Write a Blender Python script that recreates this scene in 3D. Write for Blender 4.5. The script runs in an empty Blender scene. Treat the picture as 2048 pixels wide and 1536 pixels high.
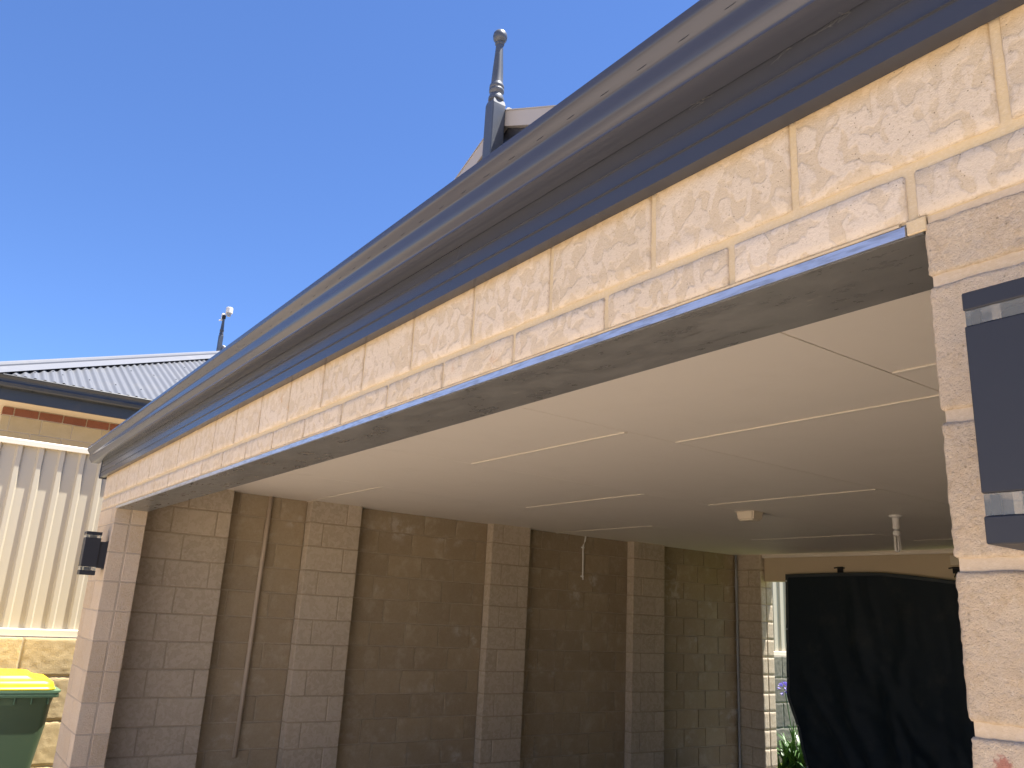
import bpy, bmesh, math, random
from mathutils import Vector, Matrix, noise
random.seed(7)
SC = bpy.context.scene
COL = SC.collection

# ------------------------------------------------------------------ camera
F_PX, YAW, PITCH, ROLL = 1639.4405, 0.9618, 0.2724, 0.0550
CAM = Vector((0.4799, -0.9559, 1.6899))
fw = Vector((-math.sin(YAW)*math.cos(PITCH), math.cos(YAW)*math.cos(PITCH), math.sin(PITCH)))
r0 = Vector((math.cos(YAW), math.sin(YAW), 0)); u0 = r0.cross(fw)
rt = math.cos(ROLL)*r0 + math.sin(ROLL)*u0
up = -math.sin(ROLL)*r0 + math.cos(ROLL)*u0
cam = bpy.data.cameras.new('camera'); cam_o = bpy.data.objects.new('camera', cam); COL.objects.link(cam_o)
cam.sensor_width = 36; cam.lens = F_PX/2048*36; cam.clip_start = 0.02; cam.clip_end = 2000
m = Matrix.Identity(4)
for i in range(3):
    m[i][0], m[i][1], m[i][2], m[i][3] = rt[i], up[i], -fw[i], CAM[i]
cam_o.matrix_world = m
SC.camera = cam_o

# ------------------------------------------------------------------ sky, sun, exposure
SUN = Vector((0.15, 0.285, 1.0)).normalized()
world = bpy.data.worlds.new('World'); SC.world = world; world.use_nodes = True
nt = world.node_tree; nt.nodes.clear()
sky = nt.nodes.new('ShaderNodeTexSky'); sky.sky_type = 'NISHITA'; sky.sun_disc = False
sky.sun_elevation = math.asin(SUN.z); sky.sun_rotation = math.atan2(SUN.x, SUN.y)
sky.altitude = 0; sky.air_density = 0.9; sky.dust_density = 0.0; sky.ozone_density = 7.0
bg = nt.nodes.new('ShaderNodeBackground'); bg.inputs['Strength'].default_value = 0.056
wo = nt.nodes.new('ShaderNodeOutputWorld')
tint = nt.nodes.new('ShaderNodeMix'); tint.data_type = 'RGBA'; tint.blend_type = 'MULTIPLY'; tint.inputs['Factor'].default_value = 1.0
ta, tb = [i for i in tint.inputs if i.type == 'RGBA']; tb.default_value = (0.91, 1.01, 1.24, 1)
nt.links.new(sky.outputs[0], ta); nt.links.new([o for o in tint.outputs if o.type == 'RGBA'][0], bg.inputs[0]); nt.links.new(bg.outputs[0], wo.inputs[0])
sl = bpy.data.lights.new('sun', 'SUN'); sl.energy = 5.0; sl.angle = math.radians(0.53); sl.color = (1.0, 0.95, 0.88)
so = bpy.data.objects.new('sun', sl); COL.objects.link(so); so.location = (3, 6, 20)
so.rotation_euler = (-SUN).to_track_quat('-Z', 'Y').to_euler()
SC.view_settings.view_transform = 'Standard'; SC.view_settings.look = 'None'
SC.view_settings.exposure = 1.7; SC.view_settings.gamma = 1.0
try: SC.view_settings.use_curve_mapping = False
except Exception: pass
SC.cycles.max_bounces = 10; SC.cycles.diffuse_bounces = 7; SC.cycles.glossy_bounces = 4
SC.cycles.use_denoising = True
SC.cycles.sample_clamp_indirect = 8.0
SC.cycles.caustics_reflective = False; SC.cycles.caustics_refractive = False

# ------------------------------------------------------------------ materials
class NB:
    """small node builder"""
    def __init__(s, name, rough=0.8, spec=0.3):
        s.m = bpy.data.materials.new(name); s.m.use_nodes = True
        s.t = s.m.node_tree; s.t.nodes.clear()
        s.b = s.t.nodes.new('ShaderNodeBsdfPrincipled'); s.o = s.t.nodes.new('ShaderNodeOutputMaterial')
        s.t.links.new(s.b.outputs[0], s.o.inputs[0])
        s.b.inputs['Roughness'].default_value = rough
        s.b.inputs['Specular IOR Level'].default_value = spec
        g = s.t.nodes.new('ShaderNodeNewGeometry'); s.pos = g.outputs['Position']
        oi = s.t.nodes.new('ShaderNodeObjectInfo'); s.rand = oi.outputs['Random']
        # world position shifted per object, so alike pieces do not repeat
        mul = s.math('MULTIPLY', s.rand, 37.0)
        cx = s.t.nodes.new('ShaderNodeCombineXYZ')
        for i in range(3): s.t.links.new(mul, cx.inputs[i])
        va = s.t.nodes.new('ShaderNodeVectorMath'); va.operation = 'ADD'
        s.t.links.new(s.pos, va.inputs[0]); s.t.links.new(cx.outputs[0], va.inputs[1])
        s.shift = va.outputs[0]
    def put(s, sock, v):
        if isinstance(v, bpy.types.NodeSocket): s.t.links.new(v, sock)
        else: sock.default_value = v
    def math(s, op, a, b=0.0, clamp=False):
        n = s.t.nodes.new('ShaderNodeMath'); n.operation = op; n.use_clamp = clamp
        s.put(n.inputs[0], a); s.put(n.inputs[1], b); return n.outputs[0]
    def scale(s, vec, v):
        n = s.t.nodes.new('ShaderNodeVectorMath'); n.operation = 'MULTIPLY'
        s.put(n.inputs[0], vec); n.inputs[1].default_value = v; return n.outputs[0]
    def noise(s, vec, scale, detail=4, rough=0.55, dist=0.0):
        n = s.t.nodes.new('ShaderNodeTexNoise'); s.put(n.inputs['Vector'], vec)
        n.inputs['Scale'].default_value = scale; n.inputs['Detail'].default_value = detail
        n.inputs['Roughness'].default_value = rough; n.inputs['Distortion'].default_value = dist
        return n.outputs['Fac']
    def voro(s, vec, scale, feature='F1', rnd=1.0):
        n = s.t.nodes.new('ShaderNodeTexVoronoi'); n.feature = feature; s.put(n.inputs['Vector'], vec)
        n.inputs['Scale'].default_value = scale; n.inputs['Randomness'].default_value = rnd
        return n.outputs['Distance']
    def ramp(s, fac, a, b, lo=0.0, hi=1.0):
        n = s.t.nodes.new('ShaderNodeMapRange'); n.clamp = True; n.interpolation_type = 'SMOOTHSTEP'
        s.put(n.inputs[0], fac); n.inputs[1].default_value = a; n.inputs[2].default_value = b
        n.inputs[3].default_value = lo; n.inputs[4].default_value = hi; return n.outputs[0]
    def mix(s, fac, a, b, blend='MIX'):
        n = s.t.nodes.new('ShaderNodeMix'); n.data_type = 'RGBA'; n.blend_type = blend
        s.put(n.inputs['Factor'], fac)
        for k, v in (('A', a), ('B', b)):
            q = [i for i in n.inputs if i.name == k and i.type == 'RGBA'][0]
            s.put(q, (*v, 1) if isinstance(v, tuple) else v)
        return [o for o in n.outputs if o.type == 'RGBA'][0]
    def bump(s, h, strength=0.5, dist=0.01, prev=None):
        n = s.t.nodes.new('ShaderNodeBump'); n.inputs['Strength'].default_value = strength
        n.inputs['Distance'].default_value = dist; s.put(n.inputs['Height'], h)
        if prev: s.t.links.new(prev, n.inputs['Normal'])
        return n.outputs[0]
    def done(s, col=None, normal=None, rough=None, metal=None):
        if col is not None: s.put(s.b.inputs['Base Color'], (*col, 1) if isinstance(col, tuple) else col)
        if normal is not None: s.t.links.new(normal, s.b.inputs['Normal'])
        if rough is not None: s.put(s.b.inputs['Roughness'], rough)
        if metal is not None: s.put(s.b.inputs['Metallic'], metal)
        return s.m

M = {}
def facade_brick():
    n = NB('vermiculated_cream_brick', 0.92, 0.12)
    v = n.shift
    w1 = n.noise(n.scale(v, (1.0, 1.0, 0.8)), 38, 0.6, 0.4, 0.7)
    w2 = n.noise(v, 95, 3, 0.6)
    worm = n.math('ADD', w1, n.math('MULTIPLY', n.math('SUBTRACT', w2, 0.5), 0.10))
    low = n.ramp(worm, 0.505, 0.435)
    patch = n.noise(v, 5, 3, 0.6)
    grit = n.noise(v, 230, 5, 0.8)
    fine = n.noise(v, 520, 2, 0.7)
    pits = n.math('MULTIPLY', n.ramp(n.voro(v, 130), 0.17, 0.08), n.ramp(n.noise(v, 45, 2), 0.50, 0.60))
    c = n.mix(n.ramp(patch, 0.35, 0.7), (0.61, 0.525, 0.425), (0.59, 0.50, 0.385))
    rec = n.mix(n.ramp(n.noise(v, 9, 2), 0.4, 0.65), (0.47, 0.365, 0.225), (0.44, 0.355, 0.245))
    c = n.mix(n.math('MULTIPLY', low, 0.5), c, rec)
    c = n.mix(n.ramp(n.noise(v, 165, 4, 0.75), 0.50, 0.68, 0.0, 0.6), c, (0.40, 0.31, 0.20))
    c = n.mix(n.ramp(fine, 0.5, 0.75, 0.0, 0.35), c, (0.78, 0.69, 0.58))
    rust = n.math('MULTIPLY', n.ramp(n.noise(v, 14, 5, 0.7), 0.57, 0.69), n.ramp(n.rand, 0.30, 0.85))
    c = n.mix(n.math('MULTIPLY', rust, 0.5), c, (0.44, 0.235, 0.10))
    sx = n.t.nodes.new('ShaderNodeSeparateXYZ'); n.put(sx.inputs[0], n.pos)
    leach = n.math('MULTIPLY', n.ramp(n.math('ADD', sx.outputs[2], n.math('MULTIPLY', n.noise(n.scale(n.pos, (1, 1, 0.4)), 22, 4), 0.03)), 2.415, 2.447), 0.65)
    c = n.mix(leach, c, (0.48, 0.325, 0.14))
    c = n.mix(n.math('MULTIPLY', pits, 0.8), c, (0.10, 0.075, 0.05))
    c = n.mix(0.16, c, n.mix(n.rand, (0.46, 0.37, 0.26), (0.74, 0.64, 0.52)))
    b = n.bump(n.ramp(worm, 0.40, 0.54), 0.36, 0.004)
    b = n.bump(grit, 0.5, 0.005, b)
    b = n.bump(n.math('SUBTRACT', fine, n.math('MULTIPLY', pits, 1.5)), 0.3, 0.002, b)
    return n.done(c, b)
def coarse_brick(name, a, b_, dark, k=1.0, eff=0.0):
    n = NB(name, 0.95, 0.1)
    v = n.shift
    big = n.noise(v, 9, 4, 0.65)
    mid = n.noise(v, 55, 5, 0.7)
    fine = n.noise(v, 330, 3, 0.7)
    grit = n.voro(v, 170)
    pits = n.math('MULTIPLY', n.ramp(n.voro(v, 75), 0.16, 0.06), n.ramp(n.noise(v, 25, 2), 0.52, 0.62))
    c = n.mix(n.ramp(big, 0.36, 0.64), a, b_)
    c = n.mix(n.ramp(mid, 0.42, 0.7, 0, 0.45), c, dark)
    c = n.mix(n.ramp(n.noise(v, 150, 4, 0.75), 0.48, 0.66, 0, 0.8 if 'pier' in name else 0.55), c, dark)
    if 'pier' in name: c = n.mix(n.ramp(n.noise(v, 210, 3, 0.7), 0.56, 0.68, 0, 0.6), c, (0.84, 0.75, 0.64))
    c = n.mix(n.ramp(fine, 0.5, 0.75, 0, 0.3), c, (0.66, 0.58, 0.49))
    c = n.mix(n.math('MULTIPLY', pits, 0.75), c, (0.07, 0.055, 0.045))
    c = n.mix(0.42, c, n.mix(n.rand, dark, (a[0]*1.08, a[1]*1.08, a[2]*1.08)))
    if 'pilaster' in name or 'pier' in name:
        wv = n.noise(v, 27, 1.0, 0.4, 0.8)
        c = n.mix(n.ramp(wv, 0.46, 0.56, 0, 0.30 if 'pilaster' in name else 0.18), c, (0.64, 0.56, 0.45))
    if 'inner' in name:
        c = n.mix(n.ramp(n.noise(v, 6.5, 5, 0.7), 0.5, 0.72, 0, 0.45), c, (0.52, 0.45, 0.34))
    if 'pier' in name:
        ds = n.t.nodes.new('ShaderNodeVectorMath'); ds.operation = 'DISTANCE'; n.put(ds.inputs[0], n.pos); ds.inputs[1].default_value = (0.033, 0.0, 1.565)
        q = n.math('ADD', ds.outputs['Value'], n.math('MULTIPLY', n.noise(n.pos, 190, 3), 0.02))
        c = n.mix(n.ramp(q, 0.0225, 0.015, 0, 0.75), c, (0.42, 0.12, 0.09))
    if eff:
        w = n.math('MULTIPLY', n.ramp(n.noise(n.scale(n.pos, (1, 1.0, 1.3)), 2.2, 3, 0.6), 0.52, 0.72), n.ramp(n.noise(v, 12, 4, 0.7), 0.42, 0.68))
        c = n.mix(n.math('MULTIPLY', w, eff), c, (0.66, 0.62, 0.56))
    b = n.bump(mid, 0.45*k, 0.006)
    b = n.bump(n.noise(v, 150, 5, 0.8), 0.9*k, 0.008, b)
    b = n.bump(n.math('SUBTRACT', fine, n.math('MULTIPLY', pits, 2.0)), 0.35*k, 0.003, b)
    b = n.bump(grit, 0.2*k, 0.002, b)
    return n.done(c, b)
def mortar(name, a, b_):
    n = NB(name, 0.95, 0.1)
    c = n.mix(n.ramp(n.noise(n.pos, 7, 4), 0.35, 0.65), a, b_)
    c = n.mix(n.ramp(n.noise(n.pos, 180, 3), 0.4, 0.8, 0, 0.3), c, (0.66, 0.58, 0.46))
    return n.done(c, n.bump(n.noise(n.pos, 220, 4, 0.7), 0.4, 0.003))
def paint(name, col, rough=0.35, spec=0.5, dirt=0.1, dirtcol=(0.25, 0.22, 0.18), wav=0.0, rv=0.10):
    n = NB(name, rough, spec)
    d = n.ramp(n.noise(n.pos, 3.3, 6, 0.65), 0.48, 0.75)
    sp = n.ramp(n.noise(n.pos, 45, 4, 0.7), 0.55, 0.75)
    c = n.mix(n.math('MULTIPLY', d, dirt), col, dirtcol)
    c = n.mix(n.math('MULTIPLY', sp, dirt*0.7), c, dirtcol)
    r = n.math('ADD', n.math('MULTIPLY', d, rv), rough)
    nb = n.bump(n.noise(n.pos, 6, 2), wav, 0.004) if wav else None
    return n.done(c, nb, r)

M['facade'] = facade_brick()
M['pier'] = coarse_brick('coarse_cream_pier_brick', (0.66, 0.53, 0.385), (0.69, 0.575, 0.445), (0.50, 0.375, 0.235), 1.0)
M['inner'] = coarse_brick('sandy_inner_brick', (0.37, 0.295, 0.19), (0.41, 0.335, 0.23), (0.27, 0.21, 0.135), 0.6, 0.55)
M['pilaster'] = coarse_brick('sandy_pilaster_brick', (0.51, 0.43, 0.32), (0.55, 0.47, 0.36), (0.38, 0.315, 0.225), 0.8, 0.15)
M['mortar_front'] = mortar('yellow_mortar', (0.55, 0.435, 0.265), (0.50, 0.41, 0.285))
M['mortar_rough'] = mortar('pale_pink_mortar', (0.50, 0.395, 0.27), (0.46, 0.38, 0.29))
M['mortar_pier'] = mortar('pinkish_mortar', (0.47, 0.38, 0.29), (0.43, 0.35, 0.265))
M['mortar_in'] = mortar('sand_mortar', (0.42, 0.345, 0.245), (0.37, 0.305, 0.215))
M['mortar_n'] = mortar('pale_mortar', (0.50, 0.44, 0.33), (0.46, 0.40, 0.30))
M['fascia'] = paint('slate_gloss_paint', (0.036, 0.039, 0.050), 0.26, 0.6, 0.02, (0.07, 0.06, 0.055), 0.0, 0.015)
M['gutter'] = paint('slate_gutter_steel', (0.046, 0.049, 0.064), 0.19, 0.42, 0.05, (0.07, 0.06, 0.055), 0.0, 0.02)
M['finial'] = paint('slate_timber_paint', (0.062, 0.074, 0.096), 0.4, 0.5, 0.25, (0.22, 0.23, 0.25))
M['barge'] = paint('cream_barge_paint', (0.40, 0.37, 0.335), 0.4, 0.4, 0.05)
M['lamp'] = paint('charcoal_lamp_metal', (0.022, 0.024, 0.031), 0.5, 0.4, 0.12, (0.06, 0.06, 0.07))
M['ceiling'] = paint('ceiling_paint', (0.79, 0.725, 0.635), 0.55, 0.3, 0.05, (0.40, 0.34, 0.28))
M['batten'] = paint('dark_gap_backing', (0.16, 0.135, 0.11), 0.7, 0.2, 0.1)  # backing above the sheets; shade of the gaps put into its dark colour
M['strip'] = paint('cover_strip_paint', (0.72, 0.66, 0.56), 0.45, 0.4, 0.02)
M['cream'] = paint('cream_beam_paint', (0.55, 0.45, 0.31), 0.6, 0.3, 0.06)
M['plastic'] = paint('cream_plastic', (0.66, 0.58, 0.45), 0.4, 0.4, 0.04)
M['white'] = paint('white_plastic', (0.72, 0.70, 0.66), 0.4, 0.4, 0.05)
M['pvc'] = paint('painted_pipe', (0.44, 0.36, 0.27), 0.6, 0.3, 0.12)
M['grey_pipe'] = paint('grey_conduit_plastic', (0.30, 0.31, 0.32), 0.4, 0.4, 0.1)
M['black'] = paint('black_metal', (0.015, 0.015, 0.017), 0.5, 0.3, 0.1)
M['fence'] = paint('cream_fence_steel', (0.50, 0.45, 0.345), 0.33, 0.5, 0.04)
M['fence_rail'] = paint('cream_rail_steel', (0.72, 0.66, 0.54), 0.3, 0.5, 0.03)
M['green'] = paint('green_bin_plastic', (0.055, 0.09, 0.048), 0.42, 0.4, 0.08, (0.06, 0.07, 0.05))
M['green_rim'] = paint('sunlit_bin_rim', (0.085, 0.165, 0.10), 0.4, 0.4, 0.05)  # lighter green, with the sun on the rim put into the colour
M['yellow'] = paint('yellow_lid_plastic', (0.80, 0.55, 0.015), 0.35, 0.4, 0.04)
M['rubber'] = paint('black_rubber', (0.02, 0.02, 0.02), 0.8, 0.2, 0.1)
M['roof'] = paint('zincalume_roof', (0.115, 0.121, 0.135), 0.5, 0.35, 0.06)
M['cap'] = paint('pale_roof_cap', (0.145, 0.15, 0.165), 0.45, 0.4, 0.05)
M['n_gutter'] = paint('dark_gutter_steel', (0.040, 0.046, 0.055), 0.35, 0.4, 0.1)
M['red'] = coarse_brick('red_brick', (0.20, 0.078, 0.048), (0.23, 0.092, 0.058), (0.15, 0.058, 0.038), 0.5)
M['n_brick'] = coarse_brick('cream_house_brick', (0.42, 0.345, 0.205), (0.46, 0.38, 0.24), (0.36, 0.29, 0.175), 0.3)
M['lime'] = coarse_brick('limestone_block', (0.68, 0.535, 0.29), (0.60, 0.48, 0.28), (0.46, 0.355, 0.20), 1.2)
M['concrete'] = coarse_brick('shaded_grey_block', (0.20, 0.19, 0.15), (0.24, 0.22, 0.175), (0.13, 0.125, 0.10), 0.8)  # grey for the rear blocks, darkened to stand in for shade there
def steel():
    n = NB('galvanised_steel', 0.33, 0.5)
    c = n.mix(n.ramp(n.noise(n.scale(n.pos, (4, 30, 30)), 6, 4), 0.4, 0.7), (0.62, 0.64, 0.68), (0.42, 0.42, 0.43))
    return n.done(c, None, 0.3, 0.75)
M['steel'] = steel()
def lintel_mat():
    n = NB('stained_lintel_board', 0.4, 0.6)
    a = n.noise(n.scale(n.pos, (1.0, 2.4, 1)), 7, 6, 0.7)
    c = n.mix(n.ramp(a, 0.35, 0.68), (0.118, 0.117, 0.114), (0.158, 0.155, 0.148))
    st = n.noise(n.scale(n.pos, (1.0, 6, 1)), 5, 5, 0.75)
    zone = n.ramp(n.noise(n.scale(n.pos, (0.8, 1, 1)), 1.1, 2), 0.45, 0.6)
    c = n.mix(n.math('MULTIPLY', n.ramp(st, 0.58, 0.66, 0, 0.7), zone), c, (0.035, 0.03, 0.026))
    c = n.mix(n.ramp(n.noise(n.scale(n.pos, (1, 4, 1)), 23, 5, 0.7), 0.66, 0.72, 0, 0.6), c, (0.34, 0.31, 0.27))
    return n.done(c, n.bump(a, 0.15, 0.004), n.ramp(a, 0.3, 0.7, 0.24, 0.42))
M['lintel'] = lintel_mat()
def cloth_mat():
    n = NB('black_shade_cloth', 0.6, 0.25)
    c = n.mix(n.ramp(n.noise(n.pos, 4, 5, 0.7), 0.5, 0.8), (0.009, 0.0165, 0.023), (0.023, 0.029, 0.031))
    return n.done(c, n.bump(n.noise(n.pos, 400, 2), 0.2, 0.002))
M['cloth'] = cloth_mat()
M['hem'] = paint('black_webbing_hem', (0.05, 0.06, 0.065), 0.6, 0.3, 0.2, (0.05, 0.05, 0.05))
def glass_mat():
    n = NB('clear_lamp_glass', 0.06, 0.5)
    n.b.inputs['Transmission Weight'].default_value = 0.85
    n.b.inputs['IOR'].default_value = 1.3
    return n.done((0.72, 0.76, 0.74))
M['glass'] = glass_mat()
def paving():
    n = NB('clay_paving', 0.85, 0.2)
    t = n.t.nodes.new('ShaderNodeTexBrick'); n.put(t.inputs['Vector'], n.pos)
    t.inputs['Scale'].default_value = 1.0; t.inputs['Brick Width'].default_value = 0.23; t.inputs['Row Height'].default_value = 0.115
    t.inputs['Mortar Size'].default_value = 0.003; t.inputs['Color1'].default_value = (0.60, 0.49, 0.385, 1); t.inputs['Color2'].default_value = (0.66, 0.55, 0.44, 1)
    t.inputs['Mortar'].default_value = (0.28, 0.21, 0.15, 1)
    c = n.mix(n.ramp(n.noise(n.pos, 2, 5), 0.35, 0.7, 0, 0.4), t.outputs['Color'], (0.57, 0.48, 0.385))
    return n.done(c, n.bump(t.outputs['Fac'], -0.4, 0.004))
M['paving'] = paving()
def sandy(name, a, b_, s=3):
    n = NB(name, 0.95, 0.1)
    return n.done(n.mix(n.ramp(n.noise(n.pos, s, 6, 0.7), 0.35, 0.65), a, b_), n.bump(n.noise(n.pos, 60, 5, 0.7), 0.6, 0.01))
M['sand'] = sandy('sandy_soil', (0.42, 0.34, 0.23), (0.34, 0.26, 0.17))
M['floor'] = sandy('low_bounce_floor', (0.13, 0.125, 0.118), (0.165, 0.158, 0.148), 2)  # kept dark to cut light bounced inside the carport
M['lawn'] = sandy('mown_lawn', (0.10, 0.15, 0.03), (0.16, 0.19, 0.05), 5)
M['grass'] = sandy('grass_blade', (0.10, 0.17, 0.03), (0.20, 0.24, 0.06), 9)
def leafm(name, a, b_):
    n = NB(name, 0.4, 0.45)
    return n.done(n.mix(n.noise(n.pos, 12, 2), a, b_))
M['leaf'] = leafm('strappy_leaf', (0.035, 0.085, 0.02), (0.07, 0.14, 0.035))
M['petal'] = leafm('lilac_petal', (0.36, 0.30, 0.75), (0.45, 0.38, 0.82))
M['web'] = paint('dusty_cobweb', (0.14, 0.135, 0.13), 0.9, 0.1, 0.0)

# ------------------------------------------------------------------ helpers
def tag(o, label=None, cat=None, group=None, kind=None):
    if label: o['label'] = label
    if cat: o['category'] = cat
    if group: o['group'] = group
    if kind: o['kind'] = kind
    return o
def empty(name, loc=(0, 0, 0)):
    o = bpy.data.objects.new(name, None); o.empty_display_size = 0.1; o.location = loc; COL.objects.link(o); return o
def link(name, mesh, mat, parent=None, loc=None):
    o = bpy.data.objects.new(name, mesh); COL.objects.link(o)
    if mat is not None and not mesh.materials: mesh.materials.append(mat)
    if parent is not None: o.parent = parent
    if loc is not None: o.location = loc
    return o
def mesh_of(bm, name, smooth=False):
    me = bpy.data.meshes.new(name); bmesh.ops.recalc_face_normals(bm, faces=bm.faces[:])
    bm.to_mesh(me); bm.free()
    if smooth:
        for p_ in me.polygons: p_.use_smooth = True
    return me
def bbox(bm, x0, x1, y0, y1, z0, z1, bev=0.0, seg=1):
    v = [bm.verts.new((x, y, z)) for x in (x0, x1) for y in (y0, y1) for z in (z0, z1)]
    fs = [bm.faces.new([v[i] for i in q]) for q in ((0,1,3,2),(4,6,7,5),(0,4,5,1),(2,3,7,6),(0,2,6,4),(1,5,7,3))]
    if bev:
        es = list({e for f in fs for e in f.edges})
        bmesh.ops.bevel(bm, geom=es, offset=bev, segments=seg, affect='EDGES', profile=0.7)
def box(name, mat, parent, x0, x1, y0, y1, z0, z1, bev=0.0, seg=1):
    """box with its origin at its own centre"""
    c = Vector(((x0+x1)/2, (y0+y1)/2, (z0+z1)/2))
    bm = bmesh.new(); bbox(bm, x0-c.x, x1-c.x, y0-c.y, y1-c.y, z0-c.z, z1-c.z, bev, seg)
    o = link(name, mesh_of(bm, name), mat, parent); o.location = c - world_loc(parent); return o
def world_loc(o):
    v = Vector((0, 0, 0))
    while o is not None: v += o.location; o = o.parent
    return v
def lathe(bm, prof, cx=0, cy=0, n=20, rot=0):
    rings = []
    for r, z in prof:
        rings.append([bm.verts.new((cx+r*math.cos(rot+2*math.pi*k/n), cy+r*math.sin(rot+2*math.pi*k/n), z)) for k in range(n)])
    for a, b in zip(rings, rings[1:]):
        for k in range(n): bm.faces.new((a[k], a[(k+1) % n], b[(k+1) % n], b[k]))
    bm.faces.new(rings[0][::-1]); bm.faces.new(rings[-1])
def tube(bm, pts, r, n=8):
    pts = [Vector(p_) for p_ in pts]; rings = []
    for i, p_ in enumerate(pts):
        d = (pts[min(i+1, len(pts)-1)] - pts[max(i-1, 0)]).normalized()
        a = d.orthogonal().normalized() if abs(d.z) < 0.9 else d.cross(Vector((1, 0, 0))).normalized()
        b = d.cross(a)
        rr = r[i] if isinstance(r, (list, tuple)) else r
        rings.append([bm.verts.new(p_ + rr*(math.cos(2*math.pi*k/n)*a + math.sin(2*math.pi*k/n)*b)) for k in range(n)])
    for a, b in zip(rings, rings[1:]):
        # align start index to avoid twist
        off = min(range(n), key=lambda s: (b[s].co - a[0].co).length)
        for k in range(n): bm.faces.new((a[k], a[(k+1) % n], b[(k+1+off) % n], b[(k+off) % n]))
    bm.faces.new(rings[0][::-1]); bm.faces.new(rings[-1])
def extrude_x(bm, prof, x0, x1, closed=True, cuts=1):
    """prof: (y,z) outline swept along X"""
    rows = []
    for i in range(cuts+1):
        x = x0 + (x1-x0)*i/cuts; rows.append([bm.verts.new((x, y, z)) for y, z in prof])
    n = len(prof)
    for a, b in zip(rows, rows[1:]):
        for k in range(n if closed else n-1): bm.faces.new((a[k], a[(k+1) % n], b[(k+1) % n], b[k]))
    if closed: bm.faces.new(rows[0]); bm.faces.new(rows[-1][::-1])
def proj(P):
    d = Vector(P) - CAM; z = d.dot(fw)
    if z < 0.05: return None
    return 1024 + F_PX*d.dot(rt)/z, 768 - F_PX*d.dot(up)/z
def in_frame(x0, x1, y0, y1, z0, z1, mrg=8):
    q = [proj((x, y, z)) for x in (x0, x1) for y in (y0, y1) for z in (z0, z1)]
    q = [a for a in q if a]
    if not q: return False
    xs = [a[0] for a in q]; ys = [a[1] for a in q]
    return max(xs) > -mrg and min(xs) < 2048+mrg and max(ys) > -mrg and min(ys) < 1536+mrg

_cache = {}
def brick_mesh(dx, dy, dz, mat, style, var):
    key = (round(dx, 3), round(dy, 3), round(dz, 3), mat.name, style, var)
    if key in _cache: return _cache[key]
    bm = bmesh.new()
    rnd = random.Random(hash(key[:3]) ^ var)
    if style == 'plain':
        bbox(bm, -dx/2, dx/2, -dy/2, dy/2, -dz/2, dz/2, 0.003)
        for v in bm.verts:
            v.co += Vector((rnd.uniform(-1, 1), rnd.uniform(-1, 1), rnd.uniform(-1, 1)))*0.0011
        me = mesh_of(bm, 'brick')
    else:
        bbox(bm, -dx/2, dx/2, -dy/2, dy/2, -dz/2, dz/2, 0.003)
        cell = 0.0055 if style == 'rough' else 0.014
        amp = 0.0022 if style == 'rough' else 0.0014
        for it in range(7):
            es = [e for e in bm.edges if e.calc_length() > cell*1.5]
            if not es: break
            bmesh.ops.subdivide_edges(bm, edges=es, cuts=1, use_grid_fill=True)
        bmesh.ops.triangulate(bm, faces=[f for f in bm.faces if len(f.verts) > 4])
        bm.normal_update(); o = Vector((rnd.uniform(0, 90), rnd.uniform(0, 90), rnd.uniform(0, 90)))
        for v in bm.verts:
            a = noise.fractal(v.co*(70 if style == 'rough' else 45) + o, 0.55, 2.1, 5)*amp*0.55 + noise.noise(v.co*16 + o)*amp*0.5
            b = -abs(noise.noise(v.co*120 + o))*amp*0.7
            c = -max(0.0, noise.noise(v.co*70 + o*2) - 0.45)*amp*3.0
            v.co += v.normal*(a + b + c)
        me = mesh_of(bm, 'brick', True)
    me.materials.append(mat); _cache[key] = me
    return me

class Courses:
    """brick pieces of one wall: those in view are objects, the rest one joined part"""
    def __init__(s, parent, mat, style='plain', vars=4):
        s.p, s.mat, s.style, s.nv, s.rest = parent, mat, style, vars, []
    def add(s, x0, x1, y0, y1, z0, z1, seen=True, style=None):
        if min(x1-x0, y1-y0, z1-z0) < 0.012: return
        if seen and in_frame(x0, x1, y0, y1, z0, z1):
            me = brick_mesh(x1-x0, y1-y0, z1-z0, s.mat, style or s.style, random.randrange(s.nv))
            o = link('brick', me, None, s.p); o.location = Vector(((x0+x1)/2, (y0+y1)/2, (z0+z1)/2)) - world_loc(s.p)
            j = 0.0008
            o.rotation_euler = (random.uniform(-j, j)*3, random.uniform(-j, j), random.uniform(-j, j)*3)
        else: s.rest.append((x0, x1, y0, y1, z0, z1))
    def finish(s):
        if not s.rest: return
        bm = bmesh.new()
        w = world_loc(s.p)
        for a in s.rest: bbox(bm, a[0]-w.x, a[1]-w.x, a[2]-w.y, a[3]-w.y, a[4]-w.z, a[5]-w.z)
        o = link('brick_courses', mesh_of(bm, 'brick_courses'), s.mat, s.p); tag(o, kind='stuff')

# ------------------------------------------------------------------ the setting
def sheet(name, mat, x0, x1, y0, y1, z, parent=None):
    bm = bmesh.new(); v = [bm.verts.new(q) for q in ((x0, y0, z), (x1, y0, z), (x1, y1, z), (x0, y1, z))]; bm.faces.new(v)
    return tag(link(name, mesh_of(bm, name), mat), kind='structure')
sheet('ground', M['sand'], -400, 400, -400, 400, -0.012)
sheet('driveway', M['paving'], -5.62, 6.0, -14, 6.5, -0.004)
sheet('added_carport_floor', M['floor'], -5.6, 0.4, 0.05, 6.45, 0.001)  # unseen floor sheet, added to lower bounce light towards the rear
sheet('side_path', M['sand'], -6.9, -5.62, -4, 7.2, -0.006)
sheet('lawn', M['lawn'], -6.9, 3.0, 6.8, 12.9, -0.003)
bm = bmesh.new(); bbox(bm, -40, -7.12, -16, 30, -0.3, 1.30)
tag(link('raised_ground', mesh_of(bm, 'raised_ground'), M['sand']), kind='structure')

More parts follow.
